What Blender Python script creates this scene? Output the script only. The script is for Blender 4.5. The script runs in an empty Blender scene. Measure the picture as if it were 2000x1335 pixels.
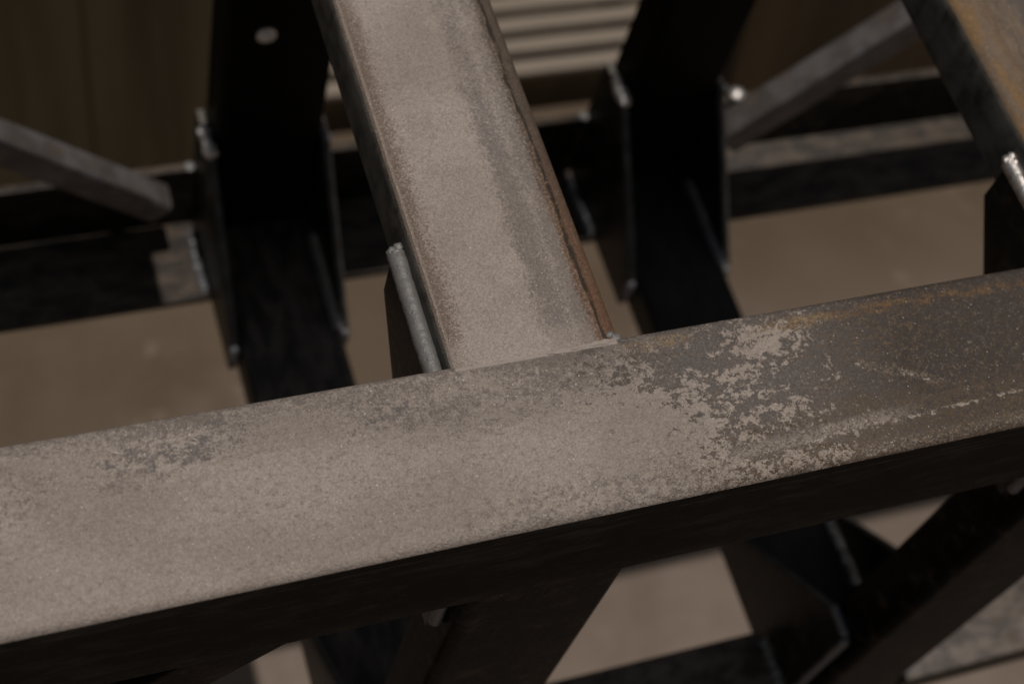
import bpy, bmesh, math, random
from mathutils import Vector, Matrix, noise as mnoise
random.seed(7)
scene = bpy.context.scene
COL = scene.collection

# ------------------------------------------------------------------ sizes (m)
W, H = .100, .050            # the hollow section: 100 x 50 mm
S = .4144                    # spacing of the frames along the rail
YF, YB = -.098, .545         # near and far face of the rectangular frames
ZT, ZB = 0.0, -.65           # top and bottom of the frames
GZ = -1.77                   # ground: the frame stands on trestles
BASE = Vector((.25, .22, -.65))

# ------------------------------------------------------------------ node helper
class N:
    """a socket with operators, so that masks read as formulas"""
    def __init__(s, t, sock): s.t, s.s = t, sock
    def _m(s, op, b=None, c=None, clamp=False):
        n = s.t.nodes.new('ShaderNodeMath'); n.operation = op; n.use_clamp = clamp
        for i, v in enumerate((s, b, c)):
            if v is None: continue
            if isinstance(v, N): s.t.links.new(v.s, n.inputs[i])
            else: n.inputs[i].default_value = v
        return N(s.t, n.outputs[0])
    def __add__(s, b): return s._m('ADD', b)
    __radd__ = __add__
    def __sub__(s, b): return s._m('SUBTRACT', b)
    def __rsub__(s, b): return (s * -1.0) + b
    def __mul__(s, b): return s._m('MULTIPLY', b)
    __rmul__ = __mul__
    def abs(s): return s._m('ABSOLUTE')
    def clamp(s): return s._m('ADD', 0.0, clamp=True)
    def max(s, b): return s._m('MAXIMUM', b)
    def min(s, b): return s._m('MINIMUM', b)
    def step(s, lo, hi):
        n = s.t.nodes.new('ShaderNodeMapRange'); n.interpolation_type = 'SMOOTHSTEP'
        s.t.links.new(s.s, n.inputs['Value'])
        if lo < hi:
            n.inputs['From Min'].default_value = lo; n.inputs['From Max'].default_value = hi
        else:
            n.inputs['From Min'].default_value = hi; n.inputs['From Max'].default_value = lo
            n.inputs['To Min'].default_value = 1; n.inputs['To Max'].default_value = 0
        return N(s.t, n.outputs['Result'])

class Mat:
    def __init__(s, name):
        s.m = bpy.data.materials.new(name); s.m.use_nodes = True
        s.t = s.m.node_tree; s.t.nodes.clear()
        s.out = s.t.nodes.new('ShaderNodeOutputMaterial')
        s.b = s.t.nodes.new('ShaderNodeBsdfPrincipled')
        s.t.links.new(s.b.outputs[0], s.out.inputs[0])
        g = s.t.nodes.new('ShaderNodeNewGeometry')
        s.pos = g.outputs['Position']
        sx = s.t.nodes.new('ShaderNodeSeparateXYZ'); s.t.links.new(s.pos, sx.inputs[0])
        s.x, s.y, s.z = (N(s.t, o) for o in sx.outputs)
        sn = s.t.nodes.new('ShaderNodeSeparateXYZ'); s.t.links.new(g.outputs['True Normal'], sn.inputs[0])
        s.nx, s.ny, s.nz = (N(s.t, o) for o in sn.outputs)
        s.hgt = None
    def vec(s, scale, rot=None, off=(0, 0, 0)):
        n = s.t.nodes.new('ShaderNodeMapping')
        s.t.links.new(s.pos, n.inputs[0])
        n.inputs['Scale'].default_value = scale if hasattr(scale, '__len__') else (scale,)*3
        if rot: n.inputs['Rotation'].default_value = rot
        n.inputs['Location'].default_value = off
        return n.outputs[0]
    def noise(s, scale, detail=4, rough=.55, off=(0, 0, 0), dist=0, rot=None):
        n = s.t.nodes.new('ShaderNodeTexNoise'); n.inputs['Scale'].default_value = 1
        n.inputs['Detail'].default_value = detail; n.inputs['Roughness'].default_value = rough
        n.inputs['Distortion'].default_value = dist
        s.t.links.new(s.vec(scale, rot, off), n.inputs['Vector'])
        return N(s.t, n.outputs[0])
    def sparkle(s, scale, amount, size=.3, off=(0, 0, 0)):
        n = s.t.nodes.new('ShaderNodeTexVoronoi'); n.inputs['Scale'].default_value = 1
        s.t.links.new(s.vec(scale, None, off), n.inputs['Vector'])
        c = s.t.nodes.new('ShaderNodeSeparateColor'); s.t.links.new(n.outputs['Color'], c.inputs[0])
        return N(s.t, c.outputs[0]).step(1-amount, 1-amount+.002) * N(s.t, n.outputs['Distance']).step(size+.12, size-.1)
    def rgb(s, c):
        n = s.t.nodes.new('ShaderNodeRGB'); n.outputs[0].default_value = (*c, 1); return n.outputs[0]
    def mix(s, a, b, f):
        n = s.t.nodes.new('ShaderNodeMix'); n.data_type = 'RGBA'
        for v, i in ((a, 6), (b, 7)):
            if isinstance(v, tuple): n.inputs[i].default_value = (*v, 1)
            else: s.t.links.new(v, n.inputs[i])
        if isinstance(f, N): s.t.links.new(f.s, n.inputs[0])
        else: n.inputs[0].default_value = f
        return n.outputs[2]
    def mul(s, a, f):
        n = s.t.nodes.new('ShaderNodeVectorMath'); n.operation = 'SCALE'
        s.t.links.new(a, n.inputs[0]); s.t.links.new(f.s, n.inputs['Scale'])
        return n.outputs[0]
    def done(s, color, rough=.55, spec=.5, metal=0., bump=None, dist=.001, strength=1.):
        if isinstance(color, tuple): s.b.inputs['Base Color'].default_value = (*color, 1)
        else: s.t.links.new(color, s.b.inputs['Base Color'])
        for k, v in (('Roughness', rough), ('Specular IOR Level', spec), ('Metallic', metal)):
            if isinstance(v, N): s.t.links.new(v.s, s.b.inputs[k])
            else: s.b.inputs[k].default_value = v
        if bump is not None:
            n = s.t.nodes.new('ShaderNodeBump'); n.inputs['Distance'].default_value = dist
            n.inputs['Strength'].default_value = strength
            s.t.links.new(bump.s, n.inputs['Height']); s.t.links.new(n.outputs[0], s.b.inputs['Normal'])
        return s.m

def blob(M, x, y, rx, ry):
    """1 at (x, y) falling to 0 at the radii"""
    dx, dy = (M.x - x) * (1/rx), (M.y - y) * (1/ry)
    return (dx*dx + dy*dy).step(1.0, 0.0)

DUST1, DUST2 = (.315, .262, .226), (.385, .325, .285)
SCALE1, SCALE2 = (.088, .080, .084), (.060, .054, .055)
MILL = (.017, .0145, .0115)

def mill_color(M, axis):
    """bare mill-scaled sides: near black with fine drawn streaks and brown bloom"""
    sc = [420, 420, 420]; sc[axis] = 45
    st = M.noise(tuple(sc), 5, .65)
    bl = M.noise(38, 6, .6, off=(3, 1, 7))
    c = M.mix(MILL, (.040, .032, .024), st.step(.45, .75))
    c = M.mix(c, (.050, .030, .016), bl.step(.56, .78) * .7)
    c = M.mix(c, (.011, .010, .010), M.noise(70, 7, .7, off=(9, 2, 1)).step(.55, .68) * .7)
    return c, st, bl

def grain(M):
    """sand-like grain: three sizes of noise, centred on 0"""
    a = M.noise(1150, 2, .7)
    b = M.noise(620, 3, .75, off=(5, 5, 5))
    def cells(sc, off):
        n = M.t.nodes.new('ShaderNodeTexVoronoi'); n.inputs['Scale'].default_value = 1
        M.t.links.new(M.vec(sc, None, off), n.inputs['Vector'])
        c = M.t.nodes.new('ShaderNodeSeparateColor'); M.t.links.new(n.outputs['Color'], c.inputs[0])
        return N(M.t, c.outputs[0])
    k1, k2 = cells(1350, (1, 2, 3)), cells(760, (7, 3, 1))
    return a, b, ((k1 - .5) * .50 + (k2 - .5) * .22 + (b - .5) * .8).max(-.5).min(.5)

def rail_mat():
    M = Mat('rail_steel')
    fine, grit, gr = grain(M)
    mid = M.noise((82, 104, 104), 12, .70, dist=.35)
    mid2 = M.noise((210, 255, 255), 9, .72, off=(8, 3, 2), dist=.3)
    big = M.noise(15, 4, .5, off=(1, 4, 2))
    x, y = M.x, M.y
    # dust lying on the top face
    c = M.mix(DUST1, DUST2, big.step(.35, .65))
    c = M.mix(c, (.262, .218, .190), (mid2 - gr * .10).step(.42, .68) * .55)
    c = M.mix(c, (.245, .205, .180), (M.noise((5, 22, 22), 5, .6, off=(2, 2, 6), dist=.3)).step(.48, .64) * .5)
    # thinly dusted dark mottling: weak on the left, strong to the right
    left = blob(M, -.150, -.020, .060, .020).max(blob(M, -.172, -.028, .03, .018)) * .13
    left = left + blob(M, -.235, -.030, .035, .022) * .10
    left = left + blob(M, -.035, -.021, .060, .018) * .11 + blob(M, .025, -.030, .075, .020) * .09
    left = left + blob(M, .095, -.015, .090, .022) * .17 + blob(M, .07, -.093, .12, .020) * .13
    left = left + blob(M, -.05, -.060, .12, .040) * .03
    left = left + y.step(-.018, -.003) * .17 + x.step(.06, .20) * .05
    soft = (mid2 * .7 + mid * .3 + left - gr * .16).step(.545, .76)
    c = M.mix(c, (.128, .108, .096), soft * .68)
    lm = blob(M, -.158, -.0215, .050, .013) + blob(M, -.125, -.014, .020, .007) * .7 + blob(M, -.040, -.020, .030, .010) * .8 + blob(M, -.24, -.032, .03, .014) * .6
    li = (mid * .55 + mid2 * .45 + lm * .115 - gr * .10).step(.575, .665) * lm.step(.02, .3)
    c = M.mix(c, (.130, .116, .115), li * .62)
    # drawn scratches and wiped streaks along the rail
    c = M.mix(c, (.20, .168, .148), M.noise((7, 420, 420), 4, .6, off=(3, 1, 2), rot=(0, 0, .02)).step(.66, .72) * big.step(.40, .60) * .5)
    # islands of mill scale with ragged edges
    right = x.step(.080, .150) * .100 + x.step(.17, .28) * .22 - x.step(.09, .02) * .30
    right = right + blob(M, .135, -.024, .040, .020) * .10 + blob(M, .235, -.042, .06, .03) * .08
    right = right - blob(M, .185, -.021, .040, .011) * .12 - blob(M, .150, -.036, .036, .007) * .10 \
                  - blob(M, .166, -.013, .03, .006) * .09 - blob(M, .216, -.047, .010, .022) * .09 \
                  - blob(M, .08, -.075, .075, .05) * .14 - blob(M, .15, -.097, .10, .010) * .08
    dg = ((y + .053 + (x - .252) * .42).abs().step(.0055, .0015)) * x.step(.222, .236) * x.step(.290, .268)
    right = right - dg * .15
    v = mid + right + (mid2 - .5) * .95 + gr * -.10
    isl = v.step(.530, .610)
    sc = M.mix((.158, .134, .118), (.108, .091, .081), mid2.step(.38, .62))
    sc = M.mix(sc, (.118, .102, .096), big.step(.45, .60) * .7)
    sc = M.mix(sc, (.130, .094, .062), M.noise(24, 5, .6, off=(6, 2, 4)).step(.50, .66) * x.step(.14, .22) * .8)
    sc = M.mix(sc, (.235, .195, .168), (gr * .6 + (mid2 - .5) * .8).step(.08, .40) * .55)
    dark = x.step(.165, .285) + blob(M, .36, -.05, .13, .045) * .35
    sd = M.mix((.036, .027, .023), (.056, .038, .025), mid2.step(.40, .60))
    sc = M.mix(sc, sd, dark.min(1.0) * .92)
    # tan speckle caught on the dark scale
    spk = ((mid2 - .5) * 1.5 + gr * .55 + (mid - .5) * .5 + dg * .18).step(.10, .32)
    sc = M.mix(sc, (.185, .138, .102), spk * (1.0 - x.step(.27, .40) * .5) * .85)
    c = M.mix(c, (.370, .300, .245), isl.step(.9, .1) * x.step(.11, .16) * (1.0 - soft) * .30)
    c = M.mix(c, sc, isl * .95)
    # brown speckled band along the near edge, on the right
    band = (y + (mid - .5) * .03).step(-.060, -.076) * x.step(.07, .19)
    c = M.mix(c, (.175, .120, .076), band * ((mid2 - .5) * 1.5 - gr * .9).step(-.10, .26) * .80)
    c = M.mix(c, (.085, .058, .036), band * (mid2 - gr * .14).step(.50, .63) * .85)
    c = M.mix(c, (.30, .235, .185), band * (y + .094 + (mid2 - .5) * .006).step(.004, -.001) * gr.step(-.10, .40) * .7)
    # pale scrape with a thin crisp lip
    wob = (mid2 - .5) * .011
    q = y + wob * .9 + (mid - .5) * .012 + .0800 - (x - .20) * .035
    sl = (q.abs().step(.0060, .0008)) * x.step(.09, .16) * x.step(.265, .225) * (mid2 + gr * .3).step(.38, .56)
    c = M.mix(c, (.330, .280, .240), sl * .80)
    lip = ((q + .0030).abs().step(.0012, .0004)) * x.step(.165, .19) * x.step(.36, .30) * (mid2 + (mid - .5) * .6).step(.47, .56)
    c = M.mix(c, (.43, .36, .30), lip * .85)
    # orange rust line near the far edge
    rl = (y + .0112 + (mid2 - .5) * .012).abs().step(.0048, .0008) * x.step(.170, .205)
    c = M.mix(c, (.290, .165, .062), rl * (mid * .6 + mid2 * .4 + gr * .12).step(.44, .60) * .66 * x.step(.42, .26))
    c = M.mix(c, (.125, .068, .032), rl * mid2.step(.47, .58) * .7)
    rp = blob(M, .118, -.0090, .030, .006) + blob(M, .205, -.012, .03, .006)
    c = M.mix(c, (.33, .23, .135), rp * (mid2 + gr * .3).step(.40, .60) * .6)
    rd = blob(M, .245, -.030, .07, .02) * (mid2 + gr * .2).step(.50, .64)
    c = M.mix(c, (.135, .092, .050), rd * .6)
    # grains
    c = M.mix(c, (.62, .54, .46), M.sparkle(1250, .085, .30) * (1.0 - isl * .5) * .55)
    c = M.mix(c, (.78, .69, .61), M.sparkle(900, .016, .30, (4, 4, 1)) * .7)
    c = M.mul(c, gr * .56 + 1.0)
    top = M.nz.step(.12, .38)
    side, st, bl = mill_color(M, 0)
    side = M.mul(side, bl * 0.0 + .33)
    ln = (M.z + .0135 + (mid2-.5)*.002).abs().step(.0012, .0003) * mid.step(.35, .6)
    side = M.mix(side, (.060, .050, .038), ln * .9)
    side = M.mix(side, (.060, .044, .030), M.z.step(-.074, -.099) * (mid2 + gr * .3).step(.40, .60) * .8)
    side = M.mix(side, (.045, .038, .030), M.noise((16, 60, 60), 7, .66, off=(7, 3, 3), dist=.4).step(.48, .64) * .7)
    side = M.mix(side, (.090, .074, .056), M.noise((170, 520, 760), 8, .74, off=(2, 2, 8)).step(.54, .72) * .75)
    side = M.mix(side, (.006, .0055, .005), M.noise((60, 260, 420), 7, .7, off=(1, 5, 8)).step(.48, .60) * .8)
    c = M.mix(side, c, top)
    return M.done(c, rough=.62 - isl * .14 * top, spec=.07 + top * .30,
                  bump=fine * .8 + grit * 1.2 + mid2 * .5 - isl * .30 * top, dist=.0011, strength=.85)

def tube_top_mat():
    """cross tubes: dusty middle, brown left edge, bruised and rusty right edge"""
    M = Mat('cross_tube_steel')
    fine, grit, gr = grain(M)
    mid = M.noise((110, 60, 110), 9, .68, off=(2, 6, 1), dist=.2)
    strk = M.noise((120, 20, 120), 7, .62, off=(6, 1, 1))
    big = M.noise(17, 4, .5, off=(7, 4, 2))
    y = M.y
    # the second tube is rustier than the first
    sel = M.x.step(.30, .31)
    x = M.x - sel * S
    c = M.mix(DUST1, DUST2, big.step(.35, .65))
    c = M.mix(c, (.250, .210, .186), (mid * .6 - gr * .25).step(.24, .52) * .45)
    wob = (strk - .5) * .030
    wb2 = (mid - .5) * .018
    # brown speckle along the left edge
    le = (x + wob * .35 + wb2 * .5).step(.023, .000)
    c = M.mix(c, (.150, .104, .076), (le * .95 - gr * .70 + (mid - .5) * .6).step(.22, .88) * .80)
    c = M.mix(c, (.42, .34, .28), x.step(.0046, .0026) * M.nz.step(.55, .8) * .75)  # thin bright edge line: light on the corner put into the colour
    # bruised grey-violet bands, granular
    b1 = (x + wob * .2 + wb2 * .6 - .0665).abs().step(.0165, .000)
    b2 = (x + wob * .2 + wb2 * .6 - .0815).abs().step(.0115, .000)
    wide = (x + wob + wb2).step(.036, .082)
    br = b1.max(b2) * (y.step(.30, .05) * .45 + .55) + wide * .24
    br = (br * .82 - gr * .75 + (strk - .5) * .4 + (mid - .5) * .5).step(.12, 1.0)
    c = M.mix(c, (.142, .118, .103), br * .60)
    c = M.mix(c, (.112, .104, .122), b1 * br * big.step(.42, .58) * .22)
    # rust along the right edge, redder towards the rail
    ru = (x + wob * .22 - gr * .004).step(.0815, .0885)
    near = y.step(.17, .03)
    rc = M.mix((.080, .053, .036), (.128, .062, .030), near)
    rc = M.mix(rc, (.170, .086, .038), (gr * .6 + (mid - .5)).step(.02, .35) * near * .65)
    rc = M.mix(rc, (.058, .041, .030), (mid - gr * .14).step(.50, .66) * .65)
    rc = M.mix(rc, (.19, .15, .12), (gr * .7 - (mid - .5)).step(.12, .40) * .4)
    c = M.mix(c, rc, ru * .94)
    crack = (x - .0900 + (strk - .5) * .010 + (mid - .5) * .006).abs().step(.0015, .0004)
    c = M.mix(c, (.022, .016, .012), crack * mid.step(.36, .50) * .9)
    c = M.mix(c, (.30, .225, .155), (x - .0880 + (strk - .5) * .010 + (mid - .5) * .006).abs().step(.0010, .0003) * grit.step(.45, .6) * .5)
    # dust drifted against the weld
    c = M.mix(c, DUST2, (y + wb2 * .5).step(.020, .004) * x.step(.095, .06) * .6)
    # the rusty one
    r2 = M.mix((.190, .138, .096), (.118, .088, .070), (strk - gr * .14).step(.40, .60))
    r2 = M.mix(r2, (.270, .155, .060), x.step(.034, .006) * (strk + (mid-.5)*.4).step(.40, .60) * .75)
    r2 = M.mix(r2, (.105, .090, .092), (x - .052 + wob).abs().step(.018, .006) * mid.step(.38, .56) * .9)
    r2 = M.mix(r2, (.09, .065, .048), grit.step(.52, .66) * .6)
    c = M.mix(c, r2, sel)
    c = M.mix(c, (.62, .54, .46), M.sparkle(1250, .085, .30) * (1.0 - ru * .7) * .55)
    c = M.mix(c, (.78, .69, .61), M.sparkle(900, .016, .30, (4, 4, 1)) * (1.0 - ru * .6) * .7)
    c = M.mul(c, gr * .60 + 1.0)
    side, st, bl = mill_color(M, 1)
    side = M.mix(side, (.205, .195, .178), M.noise(48, 7, .62, off=(4, 4, 9)).step(.20, .68) * .62)
    side = M.mix(side, (.20, .18, .16), M.sparkle(620, .010, .30, (1, 2, 6)) * .5)
    top = M.nz.step(.35, .65).max(M.nz.step(.02, .2) * (M.x - sel * S).step(.05, .06))
    c = M.mix(side, c, top)
    return M.done(c, rough=.60, spec=.08 + top * .28,
                  bump=fine * .8 + grit * 1.2 + mid * .4 - crack * .6, dist=.0010, strength=.85)

def mill_mat(name, axis, gain=1.0, dusty=0.0, d1=(.20, .165, .14), d2=(.085, .072, .066), along=22, shine=.22, bloom=.40):
    """darker members below; a little pale dust settles on faces that look up"""
    M = Mat(name)
    side, st, bl = mill_color(M, axis)
    side = M.mul(side, bl * 0.0 + gain)
    side = M.mix(side, tuple(v * bloom for v in (.105, .080, .058)), M.noise(48, 9, .74, off=(6, 1, 2), dist=.4).step(.50, .66) * .8)
    side = M.mix(side, tuple(v * bloom for v in (.120, .072, .038)), M.noise(24, 7, .68, off=(2, 9, 2)).step(.56, .76) * .65)
    grit = M.noise(330, 4, .7, off=(5, 5, 5))
    if dusty:
        up = M.nz.step(.45, .95)
        sc = [70, 70, 70]; sc[axis] = along
        d = M.noise(tuple(sc), 8, .62, off=(1, 8, 3), dist=.3)
        dc = M.mix(d1, d2, d.step(.36, .62))
        dc = M.mix(dc, (.11, .068, .036), M.noise((60, 40, 60), 7, .65, off=(4, 2, 2)).step(.56, .70) * .6)
        dc = M.mix(dc, (.24, .20, .17), M.sparkle(300, .07, .34) * .5)
        side = M.mix(side, dc, up * dusty)
    return M.done(side, rough=.30 + grit * .25, spec=shine, bump=grit + st * .7, dist=.0008, strength=.5)

def weld_mat(name, col, rough, metal, soil=.6):
    M = Mat(name)
    g = M.noise(330, 4, .65)
    g2 = M.noise(900, 3, .6, off=(3, 3, 3))
    c = M.mix(col, tuple(v*.62 for v in col), g.step(.42, .68) * soil)
    c = M.mix(c, (.09, .065, .045), M.noise(120, 5, .6, off=(8, 1, 1)).step(.60, .72) * soil)
    pit = M.sparkle(420, .12, .30, (2, 2, 5))
    c = M.mix(c, (.05, .047, .045), pit * (.8 * soil))
    return M.done(c, rough=g * .2 + rough, metal=metal, spec=.5, bump=g * .8 + g2 * .4 - pit * .5, dist=.0010, strength=.7)

def brace_mat():
    M = Mat('brace_steel')
    st = M.noise((40, 300, 40), 5, .6)
    n = M.noise(42, 6, .65, off=(2, 2, 2))
    c = M.mix((.135, .125, .125), (.085, .072, .066), n.step(.38, .62))
    c = M.mix(c, (.15, .095, .06), M.noise(60, 5, .6, off=(6, 6, 1)).step(.56, .72) * .7)
    return M.done(c, rough=.42 + n * .2, spec=.5, metal=.25, bump=st + n, dist=.0006, strength=.4)

def ground_mat():
    M = Mat('ground_earth')
    n1 = M.noise(1.6, 6, .55, off=(3, 1, 0))
    n2 = M.noise(5, 7, .6)
    n3 = M.noise(180, 4, .7)
    far_brown = M.mix((.102, .074, .051), (.124, .091, .064), n2.step(.35, .65))
    near_pale = M.mix((.205, .160, .130), (.170, .132, .106), n2.step(.35, .65))
    f = (M.y + (n1 - .5) * .25 + (n2 - .5) * .25 - M.x * .04).step(1.00, .52)  # browner far off, paler close by and in one patch
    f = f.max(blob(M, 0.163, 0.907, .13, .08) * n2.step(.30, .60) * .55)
    c = M.mix(far_brown, near_pale, f)
    c = M.mix(c, (.085, .066, .048), n3.step(.55, .75) * .30)
    c = M.mix(c, (.075, .058, .043), M.noise(3.2, 8, .62, off=(8, 3, 0), dist=.6).step(.50, .70) * .35)
    c = M.mix(c, (.25, .20, .165), M.noise(14, 6, .65, off=(1, 9, 0)).step(.60, .70) * .35)
    return M.done(c, rough=.9, spec=.1, bump=n3 + n2, dist=.002, strength=.5)

def panel_mat(name, a, b, d):
    M = Mat(name)
    g = M.noise((22, 2.2, 1.5), 6, .6, rot=(0, math.radians(6), 0))
    w = M.noise((6, .75, .45), 4, .5, off=(5, 1, 1), rot=(0, math.radians(6), 0))
    c = M.mix(a, b, g.step(.38, .64))
    c = M.mix(c, d, w.step(.50, .66) * .8)
    return M.done(c, rough=.62, spec=.25, bump=g, dist=.001, strength=.4)

def slat_mat():
    M = Mat('slat_wood')
    g = M.noise((9, 260, 260), 6, .6)
    c = M.mix((.262, .216, .172), (.205, .167, .131), g.step(.38, .64))
    return M.done(c, rough=.7, spec=.25, bump=g, dist=.001, strength=.4)

MRAIL, MTUBE = rail_mat(), tube_top_mat()
MUP = mill_mat('upright_mill_steel', 2, .12, shine=.05, bloom=.05)
MLEG = mill_mat('leg_mill_steel', 2, .12, bloom=.40, shine=.03)
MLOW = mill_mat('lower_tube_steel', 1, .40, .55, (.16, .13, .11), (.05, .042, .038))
MLOW_SHADED = mill_mat('shaded_lower_tube_steel', 1, .25, .12, bloom=.15)  # darker copy: shade over the second lower tube is put into its colour
MANG = mill_mat('angle_mill_steel', 0, .55, .80, (.110, .086, .066), (.036, .030, .027), 26, .14)
MNEAR = mill_mat('lower_rail_steel', 0, .55, .80, (.17, .135, .112), (.062, .050, .042), 45)
MGUS = mill_mat('gusset_plate_steel', 2, .40, .50, (.30, .28, .25), (.16, .145, .13))
MBRACE = brace_mat()
MWELD = weld_mat('bright_weld', (.62, .58, .55), .30, .85)
MWELDG = weld_mat('grey_weld', (.185, .180, .172), .42, .25, .25)
MWELDD = weld_mat('dusty_weld', (.330, .278, .243), .62, 0., .15)
MWELDK = weld_mat('dark_weld', (.18, .18, .19), .38, .55)
MSTUD = weld_mat('bright_stud_metal', (.80, .76, .70), .30, .55)
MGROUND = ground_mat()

# ------------------------------------------------------------------ mesh helpers
def link(name, bm, mats, parent=None, smooth=True, origin=None):
    bmesh.ops.recalc_face_normals(bm, faces=bm.faces)
    o_w = Vector(origin) if origin is not None else Vector((0, 0, 0))
    bmesh.ops.translate(bm, verts=bm.verts, vec=-o_w)
    me = bpy.data.meshes.new(name); bm.to_mesh(me); bm.free()
    me.materials.append(mats)
    if smooth:
        for p in me.polygons: p.use_smooth = True
        me.set_sharp_from_angle(angle=math.radians(38))
    o = bpy.data.objects.new(name, me); COL.objects.link(o)
    o.location = o_w
    if parent is not None:
        o.parent = parent
        q = parent; base = Vector((0, 0, 0))
        while q is not None:
            base += Vector(q.location); q = q.parent
        o.location = o_w - base
    return o

def rrect(w, h, r, seg=6):
    """rounded rectangle outline round (0, 0)"""
    pts = []
    for cx, cy, a0 in ((w/2-r, h/2-r, 0), (-w/2+r, h/2-r, 90), (-w/2+r, -h/2+r, 180), (w/2-r, -h/2+r, 270)):
        for k in range(seg+1):
            a = math.radians(a0 + 90*k/seg)
            pts.append((cx + r*math.cos(a), cy + r*math.sin(a)))
    return pts

def hollow(a, b, u, v, w, h, r=.009, t=.005, cuts=1):
    """hollow section from a to b; u, v are the directions of w and h"""
    bm = bmesh.new(); a, b, u, v = (Vector(q) for q in (a, b, u, v))
    po, pi = rrect(w, h, r), rrect(w-2*t, h-2*t, max(r-t, .001))
    rings = []
    for prof in (po, pi):
        rr = []
        for k in range(cuts+1):
            c = a.lerp(b, k/cuts)
            rr.append([bm.verts.new(c + u*p[0] + v*p[1]) for p in prof])
        rings.append(rr)
    n = len(po)
    for rr in rings:
        for k in range(cuts):
            for i in range(n):
                j = (i+1) % n
                bm.faces.new((rr[k][i], rr[k][j], rr[k+1][j], rr[k+1][i]))
    for k in (0, cuts):
        for i in range(n):
            j = (i+1) % n
            bm.faces.new((rings[0][k][i], rings[0][k][j], rings[1][k][j], rings[1][k][i]))
    return bm

def prism(poly, axis, lo, hi, bev=.0008):
    """extrude a polygon along an axis; poly is given in the other two axes in order"""
    bm = bmesh.new()
    def P(p, d):
        c = [0, 0, 0]; k = [i for i in range(3) if i != axis]
        c[axis] = d; c[k[0]] = p[0]; c[k[1]] = p[1]; return c
    A = [bm.verts.new(P(p, lo)) for p in poly]; B = [bm.verts.new(P(p, hi)) for p in poly]
    bm.faces.new(A); bm.faces.new(B[::-1])
    n = len(poly)
    for i in range(n):
        j = (i+1) % n; bm.faces.new((A[i], B[i], B[j], A[j]))
    if bev:
        bmesh.ops.recalc_face_normals(bm, faces=bm.faces)
        bmesh.ops.bevel(bm, geom=list(bm.edges), offset=bev, segments=2, affect='EDGES', profile=.6)
    return bm

def bead(a, b, r, up=(0, 0, 1), ripple=.0045, amp=.14, wob=.10, seed=0, flat=1.0, steps=None, cap=1.0):
    """a run of weld metal from a to b: rippled, lumpy, rounded at both ends"""
    bm = bmesh.new(); a, b = Vector(a), Vector(b)
    L = (b-a).length; d = (b-a).normalized(); up = Vector(up)
    s = d.cross(up).normalized(); up = s.cross(d).normalized()
    n = steps or max(14, int(L/.0009)); seg = 14; rows = []
    for k in range(n+1):
        t = k/n; p = a + d*(L*t)
        e = min(1.0, math.sqrt(max(0.0, 1-(1-min(1, min(t, 1-t)*L/(r*cap)))**2)))
        rip = 1 + amp*(abs(math.sin(math.pi*L*t/ripple + seed)) - .5)
        row = []
        for i in range(seg):
            an = 2*math.pi*i/seg
            q = Vector((t*L*260 + seed*9.1, math.cos(an)*1.3, math.sin(an)*1.3))
            rr = max(.0002, r*e*rip*(1 + wob*mnoise.noise(q) + wob*.9*mnoise.noise(q*.33)))
            row.append(bm.verts.new(p + s*(rr*math.cos(an)) + up*(rr*flat*math.sin(an))))
        rows.append(row)
    for k in range(n):
        for i in range(seg):
            j = (i+1) % seg; bm.faces.new((rows[k][i], rows[k][j], rows[k+1][j], rows[k+1][i]))
    bm.faces.new(rows[0][::-1]); bm.faces.new(rows[-1])
    return bm

def lump(c, r, seed=0, flat=.8):
    bm = bmesh.new()
    bmesh.ops.create_icosphere(bm, subdivisions=3, radius=1)
    for v in bm.verts:
        q = v.co.copy()
        v.co = Vector(c) + Vector((q.x, q.y, q.z*flat)) * (r*(1 + .28*mnoise.noise(q*2.1 + Vector((seed*5.3, 0, 0))) + .12*mnoise.noise(q*5)))
    return bm

def merge(*bms):
    out = bmesh.new()
    for b in bms:
        me = bpy.data.meshes.new('tmp'); b.to_mesh(me); b.free(); out.from_mesh(me); bpy.data.meshes.remove(me)
    return out

def empty(name, loc, label, cat):
    o = bpy.data.objects.new(name, None); COL.objects.link(o); o.location = loc
    o.empty_display_size = .1; o['label'] = label; o['category'] = cat
    return o
def tag(o, label, cat):
    o['label'] = label; o['category'] = cat; return o

EX, EY, EZ = (1, 0, 0), (0, 1, 0), (0, 0, 1)

# ------------------------------------------------------------------ the welded frame: one rigid thing
frame = empty('steel_frame', BASE, 'welded frame of dusty dark steel box tubes with gusset plates, standing on bare ground', 'steel frame')

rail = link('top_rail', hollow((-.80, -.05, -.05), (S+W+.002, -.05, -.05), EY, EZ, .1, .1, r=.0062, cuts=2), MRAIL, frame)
rail['label'] = 'thick box rail with pale dusty top, mottled dark and rusty towards the right'

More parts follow.
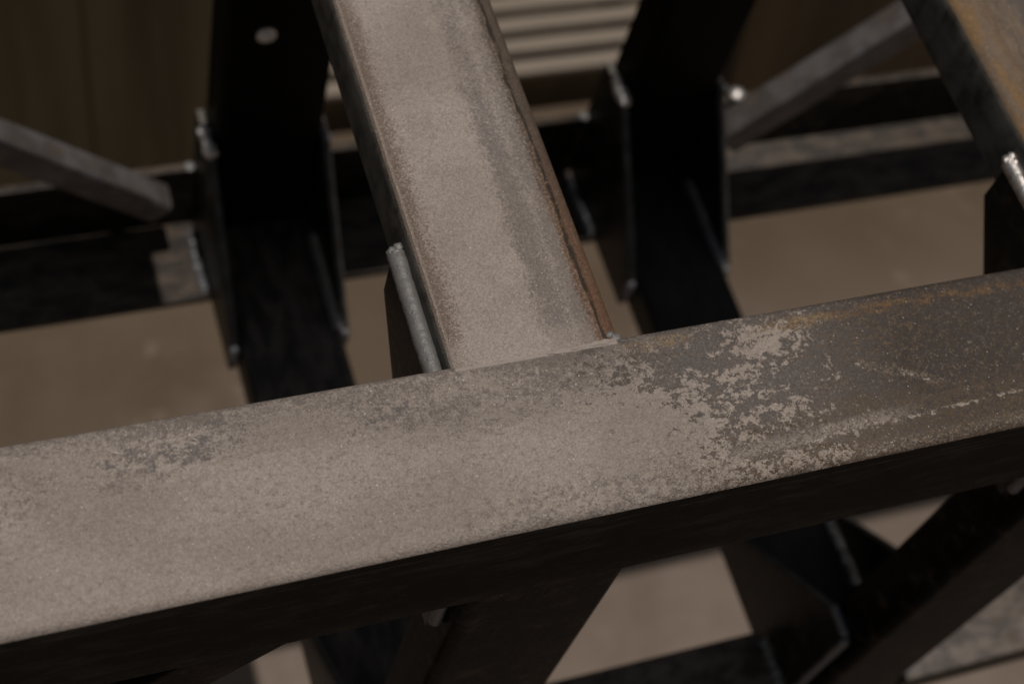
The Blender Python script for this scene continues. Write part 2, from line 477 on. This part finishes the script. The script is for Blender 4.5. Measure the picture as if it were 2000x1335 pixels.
def frame_at(x0, full=True, first=False):
    xc = x0 + W/2
    cross = link('cross_tube', hollow((xc, -.0036, -.025), (xc, YB, -.025), EX, EZ, W, H, r=.0085), MTUBE, frame)
    leg = link('leg', hollow((xc, YF+.025, -.1005), (xc, YF+.025, -.600), EX, EY, W, H, r=.0085), MLEG, frame)
    low = link('lower_tube', hollow((xc, YF, -.625), (xc, YB, -.625), EX, EZ, W, H, r=.0085), MLOW if first else MLOW_SHADED, frame)
    up = link('upright', hollow((xc, YB-.025, -.5995), (xc, YB-.025, -.0505), EX, EY, W, H, r=.0085), MUP, frame)
    if first:
        cross['label'] = 'box tube with a pale dusty top and rust along its right edge'
    else:
        cross['label'] = 'box tube with a brown rusty top, at the right'
    # gusset plates lapped on both sides of each corner: polygons in (y, z)
    g, T, o = .130, .008, .0325
    near_top = [(g-.048, -.0185), (g-.048, -.052), (-.050, -.180), (-.0800, -.180), (-.0800, -.1005), (.0008, -.1005), (.0008, -.0185)]
    def corner(yc, zc, sy, sz, e=.0325, b=.0325):
        q = [(g, -.002), (-.002, g), (-e, g), (-e, -b), (g, -b)]
        return [(yc + sy*u, zc + sz*v) for u, v in q]
    far_bot = corner(YB-.05, -.60, -1, 1, .0495, .0490)
    near_bot = corner(YF+.05, -.60, 1, 1)
    far_top = corner(YB-.05, -.05, -1, -1)
    near_top_r = [(g-.048, -.046)] + near_top[1:6] + [(.0008, -.046)]
    for side in (0, 1):
        lo, hi = (x0-T, x0-.0004) if side == 0 else (x0+W+.0004, x0+W+T)
        xw = x0 if side == 0 else x0+W              # tube face
        xin = x0+.004 if side == 0 else x0+W-.004   # inner corner
        sg = -1 if side == 0 else 1
        # top, near the rail
        p = link('gusset_plate', prism(near_top if side == 0 else near_top_r, 0, lo, hi), MGUS, cross)
        if side == 0:
            bb = merge(bead((x0-.0044, .0860, -.0194), (x0-.0044, -.0010, -.0194), .0054, ripple=.016, amp=.02, wob=.07, seed=x0*7+3, flat=1.05, cap=.35),
                       lump((x0-.0060, .0850, -.0178), .0036, 3+x0, .8), lump((x0-.0028, .0866, -.0165), .0030, 7+x0, .9),
                       lump((x0-.0040, .0810, -.0148), .0022, 5+x0, .7))
            link('weld_bead', bb, MWELDG if first else MWELD, p)
        link('weld_bead', bead((xw+sg*.004, -.0815, -.104), (xw+sg*.004, -.0815, -.172), .0042, up=EY, seed=2+side), MWELDK, p)
        # bottom, far corner
        p = link('gusset_plate', prism(far_bot, 0, lo, hi), MGUS, up)
        if side == 0:
            link('weld_bead', bead((xw-.0060, .522, -.4665), (xw-.0060, .485, -.4665), .0062, ripple=.006, amp=.22, wob=.3, seed=x0*3), MWELD, p)
        else:
            link('weld_bead', lump((xw+.006, YB-.050, -.4705), .0042, x0+3, .7), MWELDG, p)
        link('weld_bead', bead((xw+sg*.004, .364, -.604), (xw+sg*.004, .364, -.632), .0052, up=EY, seed=5+side), MWELDK, p)
        if side == 1:
            link('weld_bead', merge(bead((xw-.0035, .474, -.5985), (xw-.0035, .366, -.5985), .0052, ripple=.006, amp=.2, wob=.2, seed=x0+4),
                                    lump((xw-.0030, .3665, -.5985), .0058, 9+x0)), MWELDK if not first else MWELDG, p)
        # bottom, near corner
        p = link('gusset_plate', prism(near_bot, 0, lo, hi), MGUS, low)
        link('weld_bead', bead((xw+sg*.004, -.0805, -.470), (xw+sg*.004, -.0805, -.632), .0040, up=EY, seed=8+side), MWELDK, p)
        link('weld_bead', bead((xw+sg*.004, -.0780, -.4690), (xw+sg*.004, -.0500, -.4690), .0040, seed=8.5+side), MWELDK, p)
        if side == 1:
            link('weld_bead', bead((xw-.0035, .078, -.5985), (xw-.0035, -.004, -.5985), .0050, ripple=.006, amp=.3, wob=.3, seed=x0+6), MWELD, p)
        # top, far corner
        link('gusset_plate', prism(far_top, 0, lo, hi), MGUS, up)
    return cross, leg, low, up

c0, l0, w0, u0 = frame_at(0.0, first=True)
c1, l1, w1, u1 = frame_at(S)

# weld between the first cross tube and the rail
jb = bmesh.new()
def seam(x0, m, parent):
    b1 = bead((x0+.0010, -.0040, -.0012), (x0+.0970, -.0040, -.0012), .0016, ripple=.02, amp=.03, wob=.12, seed=x0+1, flat=.9)
    b2 = bead((x0+.054, -.0032, -.0004), (x0+.0965, -.0030, -.0002), .0014, ripple=.006, amp=.15, wob=.55, seed=x0+2, flat=.8)
    link('weld_bead', merge(b1, b2), m, parent)
seam(0.0, MWELDD, c0); seam(S, MWELDD, c1)
link('weld_bead', merge(lump((.0962, -.0008, -.0022), .0036, 4), lump((.0938, .0014, -.0010), .0024, 8), lump((.0980, -.0030, -.0030), .0024, 2)), MWELDG, c0)
# under the rail: where the leg is welded on
for x0, lg in ((0, l0), (S, l1)):
    link('weld_bead', bead((x0+.006, YF+.003, -.1015), (x0+.094, YF+.003, -.1015), .0028, seed=x0+11), MWELDK, lg)

# bright domed head standing in for a lit round spot on the first upright
b = bmesh.new()
bmesh.ops.create_uvsphere(b, u_segments=24, v_segments=12, radius=.0066)
for v in b.verts: v.co = Vector((v.co.x, v.co.z, v.co.y)); v.co.y = min(v.co.y, 0)*.85
w_ = prism([(.0088*math.cos(math.radians(k*15)), .0088*math.sin(math.radians(k*15))) for k in range(24)], 1, -.0016, .0006, .0003)
bm_b = merge(b, w_); bmesh.ops.translate(bm_b, verts=bm_b.verts, vec=(.036, YB-.0505, -.314))
link('bright_stud', bm_b, MSTUD, u0)

# far bottom angle, in pieces between the frames: upright web at the back, flange towards us
def far_angle(x0, x1, dots):
    poly = [(.4445, -.650), (.545, -.650), (.545, -.552), (.5355, -.552), (.5355, -.6405), (.4445, -.6405)]
    o = link('angle_rail', prism(poly, 0, x0, x1, .0012), MANG, frame)
    for x, sx in dots:
        link('weld_bead', lump((x, .540, -.5520), .0054, x*9, .45), MWELDG, o)
        link('weld_bead', bead((x+sx*.001, .524, -.6395), (x+sx*.001, .447, -.6395), .0042, ripple=.007, amp=.3, wob=.35, seed=x+1), MWELDK, o)
    return o
a0 = far_angle(-.80, -.0083, [(-.0125, -1)])
a1 = far_angle(W+.0083, S-.0083, [(W+.0125, 1), (S-.0125, -1)])
a2 = far_angle(S+W+.0083, 2.05, [(S+W+.0125, 1)])
# unseen bars added above the far angle, sized per bay to shade its flange
def add_shade_bar(x0, x1, ya, yb):
    link('shade_bar', prism([(ya, -.012), (yb, -.012), (yb, -.002), (ya, -.002)], 0, x0, x1, .001), MANG, frame)
add_shade_bar(-.80, -.052, .4425, .5065); add_shade_bar(W+.0105, S-.0105, .446, .538); add_shade_bar(S+W+.0105, 2.05, .438, .4725)

# near bottom angle: flange on top, lip turned down towards us
def near_angle(x0, x1, dots):
    poly = [(-.0985, -.650), (-.0985, -.605), (-.020, -.605), (-.020, -.613), (-.0905, -.613), (-.0905, -.650)]
    o = link('lower_rail', prism(poly, 0, x0, x1, .0024), MNEAR, frame)
    for x in dots:
        link('weld_bead', bead((x, -.028, -.6040), (x, -.094, -.6040), .0042, ripple=.010, amp=.5, wob=.4, seed=x+3), MWELDG, o)
near_angle(-.80, -.0105, [-.0125]); near_angle(W+.0105, S-.0105, [W+.0125, S-.0125]); near_angle(S+W+.0105, 2.05, [S+W+.0125])

# diagonal braces (square tube), far side left and right bays, and one under the rail at the left
def brace(a, b, w=.036, d=.033, name='diagonal_brace'):
    a, b = Vector(a), Vector(b); t = (b-a).normalized(); n = Vector((-t.z, 0, t.x))
    return link(name, hollow(a, b, n, EY, w, d, r=.005, t=.003), MBRACE, frame)
br0 = brace((-.046, .5192, -.5770), (-.672, .5192, -.0130), w=.031, d=.031)
br1 = brace((.541, .4865, -.5438), (1.0444, .4865, -.0130), w=.037, d=.033)
link('weld_bead', lump((-.083, .537, -.549), .0075, 3), MWELD, br0)
link('weld_bead', merge(lump((S+W+.066, .540, -.547), .0080, 6, .7), bead((S+W+.050, .515, -.560), (S+W+.035, .510, -.575), .004, seed=3)), MWELD, br1)
t = Vector((-1, 0, -1)).normalized(); n = Vector((-1, 0, 1)).normalized()
a = Vector((-.105, -.0755, -.108)) + n*.025
link('diagonal_brace', hollow(a - t*.004 , a + t*.695, n, EY, .05, .045, r=.006), MLEG, frame)

# ------------------------------------------------------------------ trestles at both ends, beyond the picture
def trestle(x, label):
    o = empty('trestle', (x, .22, GZ), label, 'trestle')
    link('bar', hollow((x, -.25, -.6760), (x, .70, -.6760), EX, EZ, .05, .05, r=.006, t=.003), MLEG, o)
    for y in (-.20, .65):
        for sx in (-1, 1):
            link('leg', hollow((x+sx*.004, y, -.7015), (x+sx*.20, y, GZ), EY, (1, 0, 0), .04, .03, r=.004, t=.003), MLEG, o)
trestle(-.76, 'dark steel trestle carrying the left end of the welded frame')
trestle(1.92, 'dark steel trestle carrying the right end of the welded frame')

# ------------------------------------------------------------------ behind the frame
def board(name, x0, x1, y0, lean, h, th, mat, label, cat, plank=None, first=0.):
    """a sheet leaning back, or planks side by side with narrow joints"""
    bm = bmesh.new(); la = math.radians(lean)
    d = Vector((0, math.cos(la), math.sin(la))); nn = Vector((0, -math.sin(la), math.cos(la)))
    cuts = [(x0, x1)]
    if plank:
        xs = [first + k*plank for k in range(-20, 20) if x0 + .02 < first + k*plank < x1 - .02]
        xs = [x0] + xs + [x1]
        cuts = [(p + .0035, q - .0035) for p, q in zip(xs, xs[1:])]
    for p, q in cuts:
        vs = [bm.verts.new(Vector((x, y0, GZ)) + d*s - nn*t) for x in (p, q) for s in (0, h) for t in (0, th)]
        for f in ((0, 1, 3, 2), (4, 6, 7, 5), (0, 2, 6, 4), (1, 5, 7, 3), (0, 4, 5, 1), (2, 3, 7, 6)):
            bm.faces.new([vs[i] for i in f])
    if plank:
        vs = [bm.verts.new(Vector((x, y0, GZ)) + d*s - nn*t) for x in (x0, x1) for s in (.05, h-.05) for t in (th+.0005, th+.012)]
        for f in ((0, 1, 3, 2), (4, 6, 7, 5), (0, 2, 6, 4), (1, 5, 7, 3), (0, 4, 5, 1), (2, 3, 7, 6)):
            bm.faces.new([vs[i] for i in f])
    bmesh.ops.recalc_face_normals(bm, faces=bm.faces)
    bmesh.ops.bevel(bm, geom=list(bm.edges), offset=.002, segments=2, affect='EDGES')
    return tag(link(name, bm, mat, origin=((x0+x1)/2, y0, GZ)), label, cat)
board('board_panel', -1.7, 0.337, 1.340, 74, 1.96, .018, panel_mat('brown_plywood', (.060, .045, .024), (.045, .033, .017), (.030, .021, .011)),
      'brown panel of upright boards leaning behind the left end of the steel frame', 'panel', .242, .020)
board('timber_board', 1.279, 3.2, 1.325, 76, 1.8, .020, panel_mat('dark_board', (.055, .036, .018), (.042, .027, .013), (.030, .019, .010)),
      'dark brown board leaning behind the right upright of the steel frame', 'board')

pallet = empty('slatted_pallet', (.79, 1.70, GZ), 'low pallet with pale grey slats and a dark brown front board, behind the frame', 'pallet')
MSLAT = slat_mat(); MAPR = panel_mat('pallet_brown', (.050, .034, .015), (.038, .025, .011), (.028, .018, .009))
PX0, PX1, PZ, PY = 0.361, 1.213, -1.646, 1.435
sy = PY
for k in range(14):
    link('slat', prism([(sy, PZ-.016), (sy+.0325, PZ-.016), (sy+.0325, PZ), (sy, PZ)], 0, PX0, PX1, .004), MSLAT, pallet)
    sy += 0.0538
link('front_board', prism([(PY+.004, GZ-.001), (PY+.024, GZ-.001), (PY+.024, PZ-.0165), (PY+.004, PZ-.0165)], 0, PX0+.002, PX1-.002, .0012), MAPR, pallet)
for x in (PX0+.05, (PX0+PX1)/2, PX1-.05):
    link('bearer', prism([(x-.03, PY+.0245), (x+.03, PY+.0245), (x+.03, sy-.016), (x-.03, sy-.016)], 2, GZ-.001, PZ-.0165, .0012), MAPR, pallet)

# ------------------------------------------------------------------ ground
bm = bmesh.new()
q = 40
vs = [bm.verts.new((x, y, GZ)) for x, y in ((-q, -q), (q, -q), (q, q), (-q, q))]
bm.faces.new(vs)
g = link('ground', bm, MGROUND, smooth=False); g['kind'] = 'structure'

# ------------------------------------------------------------------ light
sdir = Vector((.004, .001, 1)).normalized()
sun = bpy.data.lights.new('sun', 'SUN'); sun.energy = 4.2; sun.angle = math.radians(.53); sun.color = (1, .935, .86)
so = bpy.data.objects.new('sun', sun); COL.objects.link(so)
so.rotation_euler = sdir.to_track_quat('Z', 'Y').to_euler(); so.location = (0, 0, 4)
w = bpy.data.worlds.new('World'); scene.world = w; w.use_nodes = True
nt = w.node_tree; bg = nt.nodes['Background']
sky = nt.nodes.new('ShaderNodeTexSky'); sky.sky_type = 'NISHITA'; sky.sun_disc = False
sky.sun_elevation = math.asin(sdir.z); sky.sun_rotation = math.atan2(sdir.x, sdir.y)
hs = nt.nodes.new('ShaderNodeHueSaturation'); hs.inputs['Saturation'].default_value = .30
nt.links.new(sky.outputs[0], hs.inputs['Color']); nt.links.new(hs.outputs[0], bg.inputs[0]); bg.inputs[1].default_value = .05

# ------------------------------------------------------------------ camera
R = ((0.9354327775249167, -0.2930787010457827, 0.19766232247278792),
     (-0.16110342481778253, -0.8511459487133419, -0.4995960973635062),
     (0.31466046024882244, 0.43549448788955025, -0.8434058013636243))
C = Vector((-0.2368601914799391, -0.37281830052547826, 0.7356467220868028))
cam = bpy.data.cameras.new('camera'); co = bpy.data.objects.new('camera', cam); COL.objects.link(co)
r_, u_, b_ = Vector(R[0]), -Vector(R[1]), -Vector(R[2])
co.matrix_world = Matrix(((r_.x, u_.x, b_.x, C.x), (r_.y, u_.y, b_.y, C.y), (r_.z, u_.z, b_.z, C.z), (0, 0, 0, 1)))
cam.sensor_width = 36; cam.lens = 3135.2576/2000*36
cam.clip_start = .02; cam.clip_end = 200
foc = Vector((.06, -.03, 0))
cam.dof.use_dof = True
cam.dof.focus_distance = (foc - C).dot(-b_)
cam.dof.aperture_fstop = 5.6
cam.dof.aperture_blades = 0
scene.camera = co

scene.view_settings.view_transform = 'Standard'
scene.view_settings.look = 'None'
scene.view_settings.exposure = -.90
scene.view_settings.gamma = 1
scene.view_settings.use_curve_mapping = False
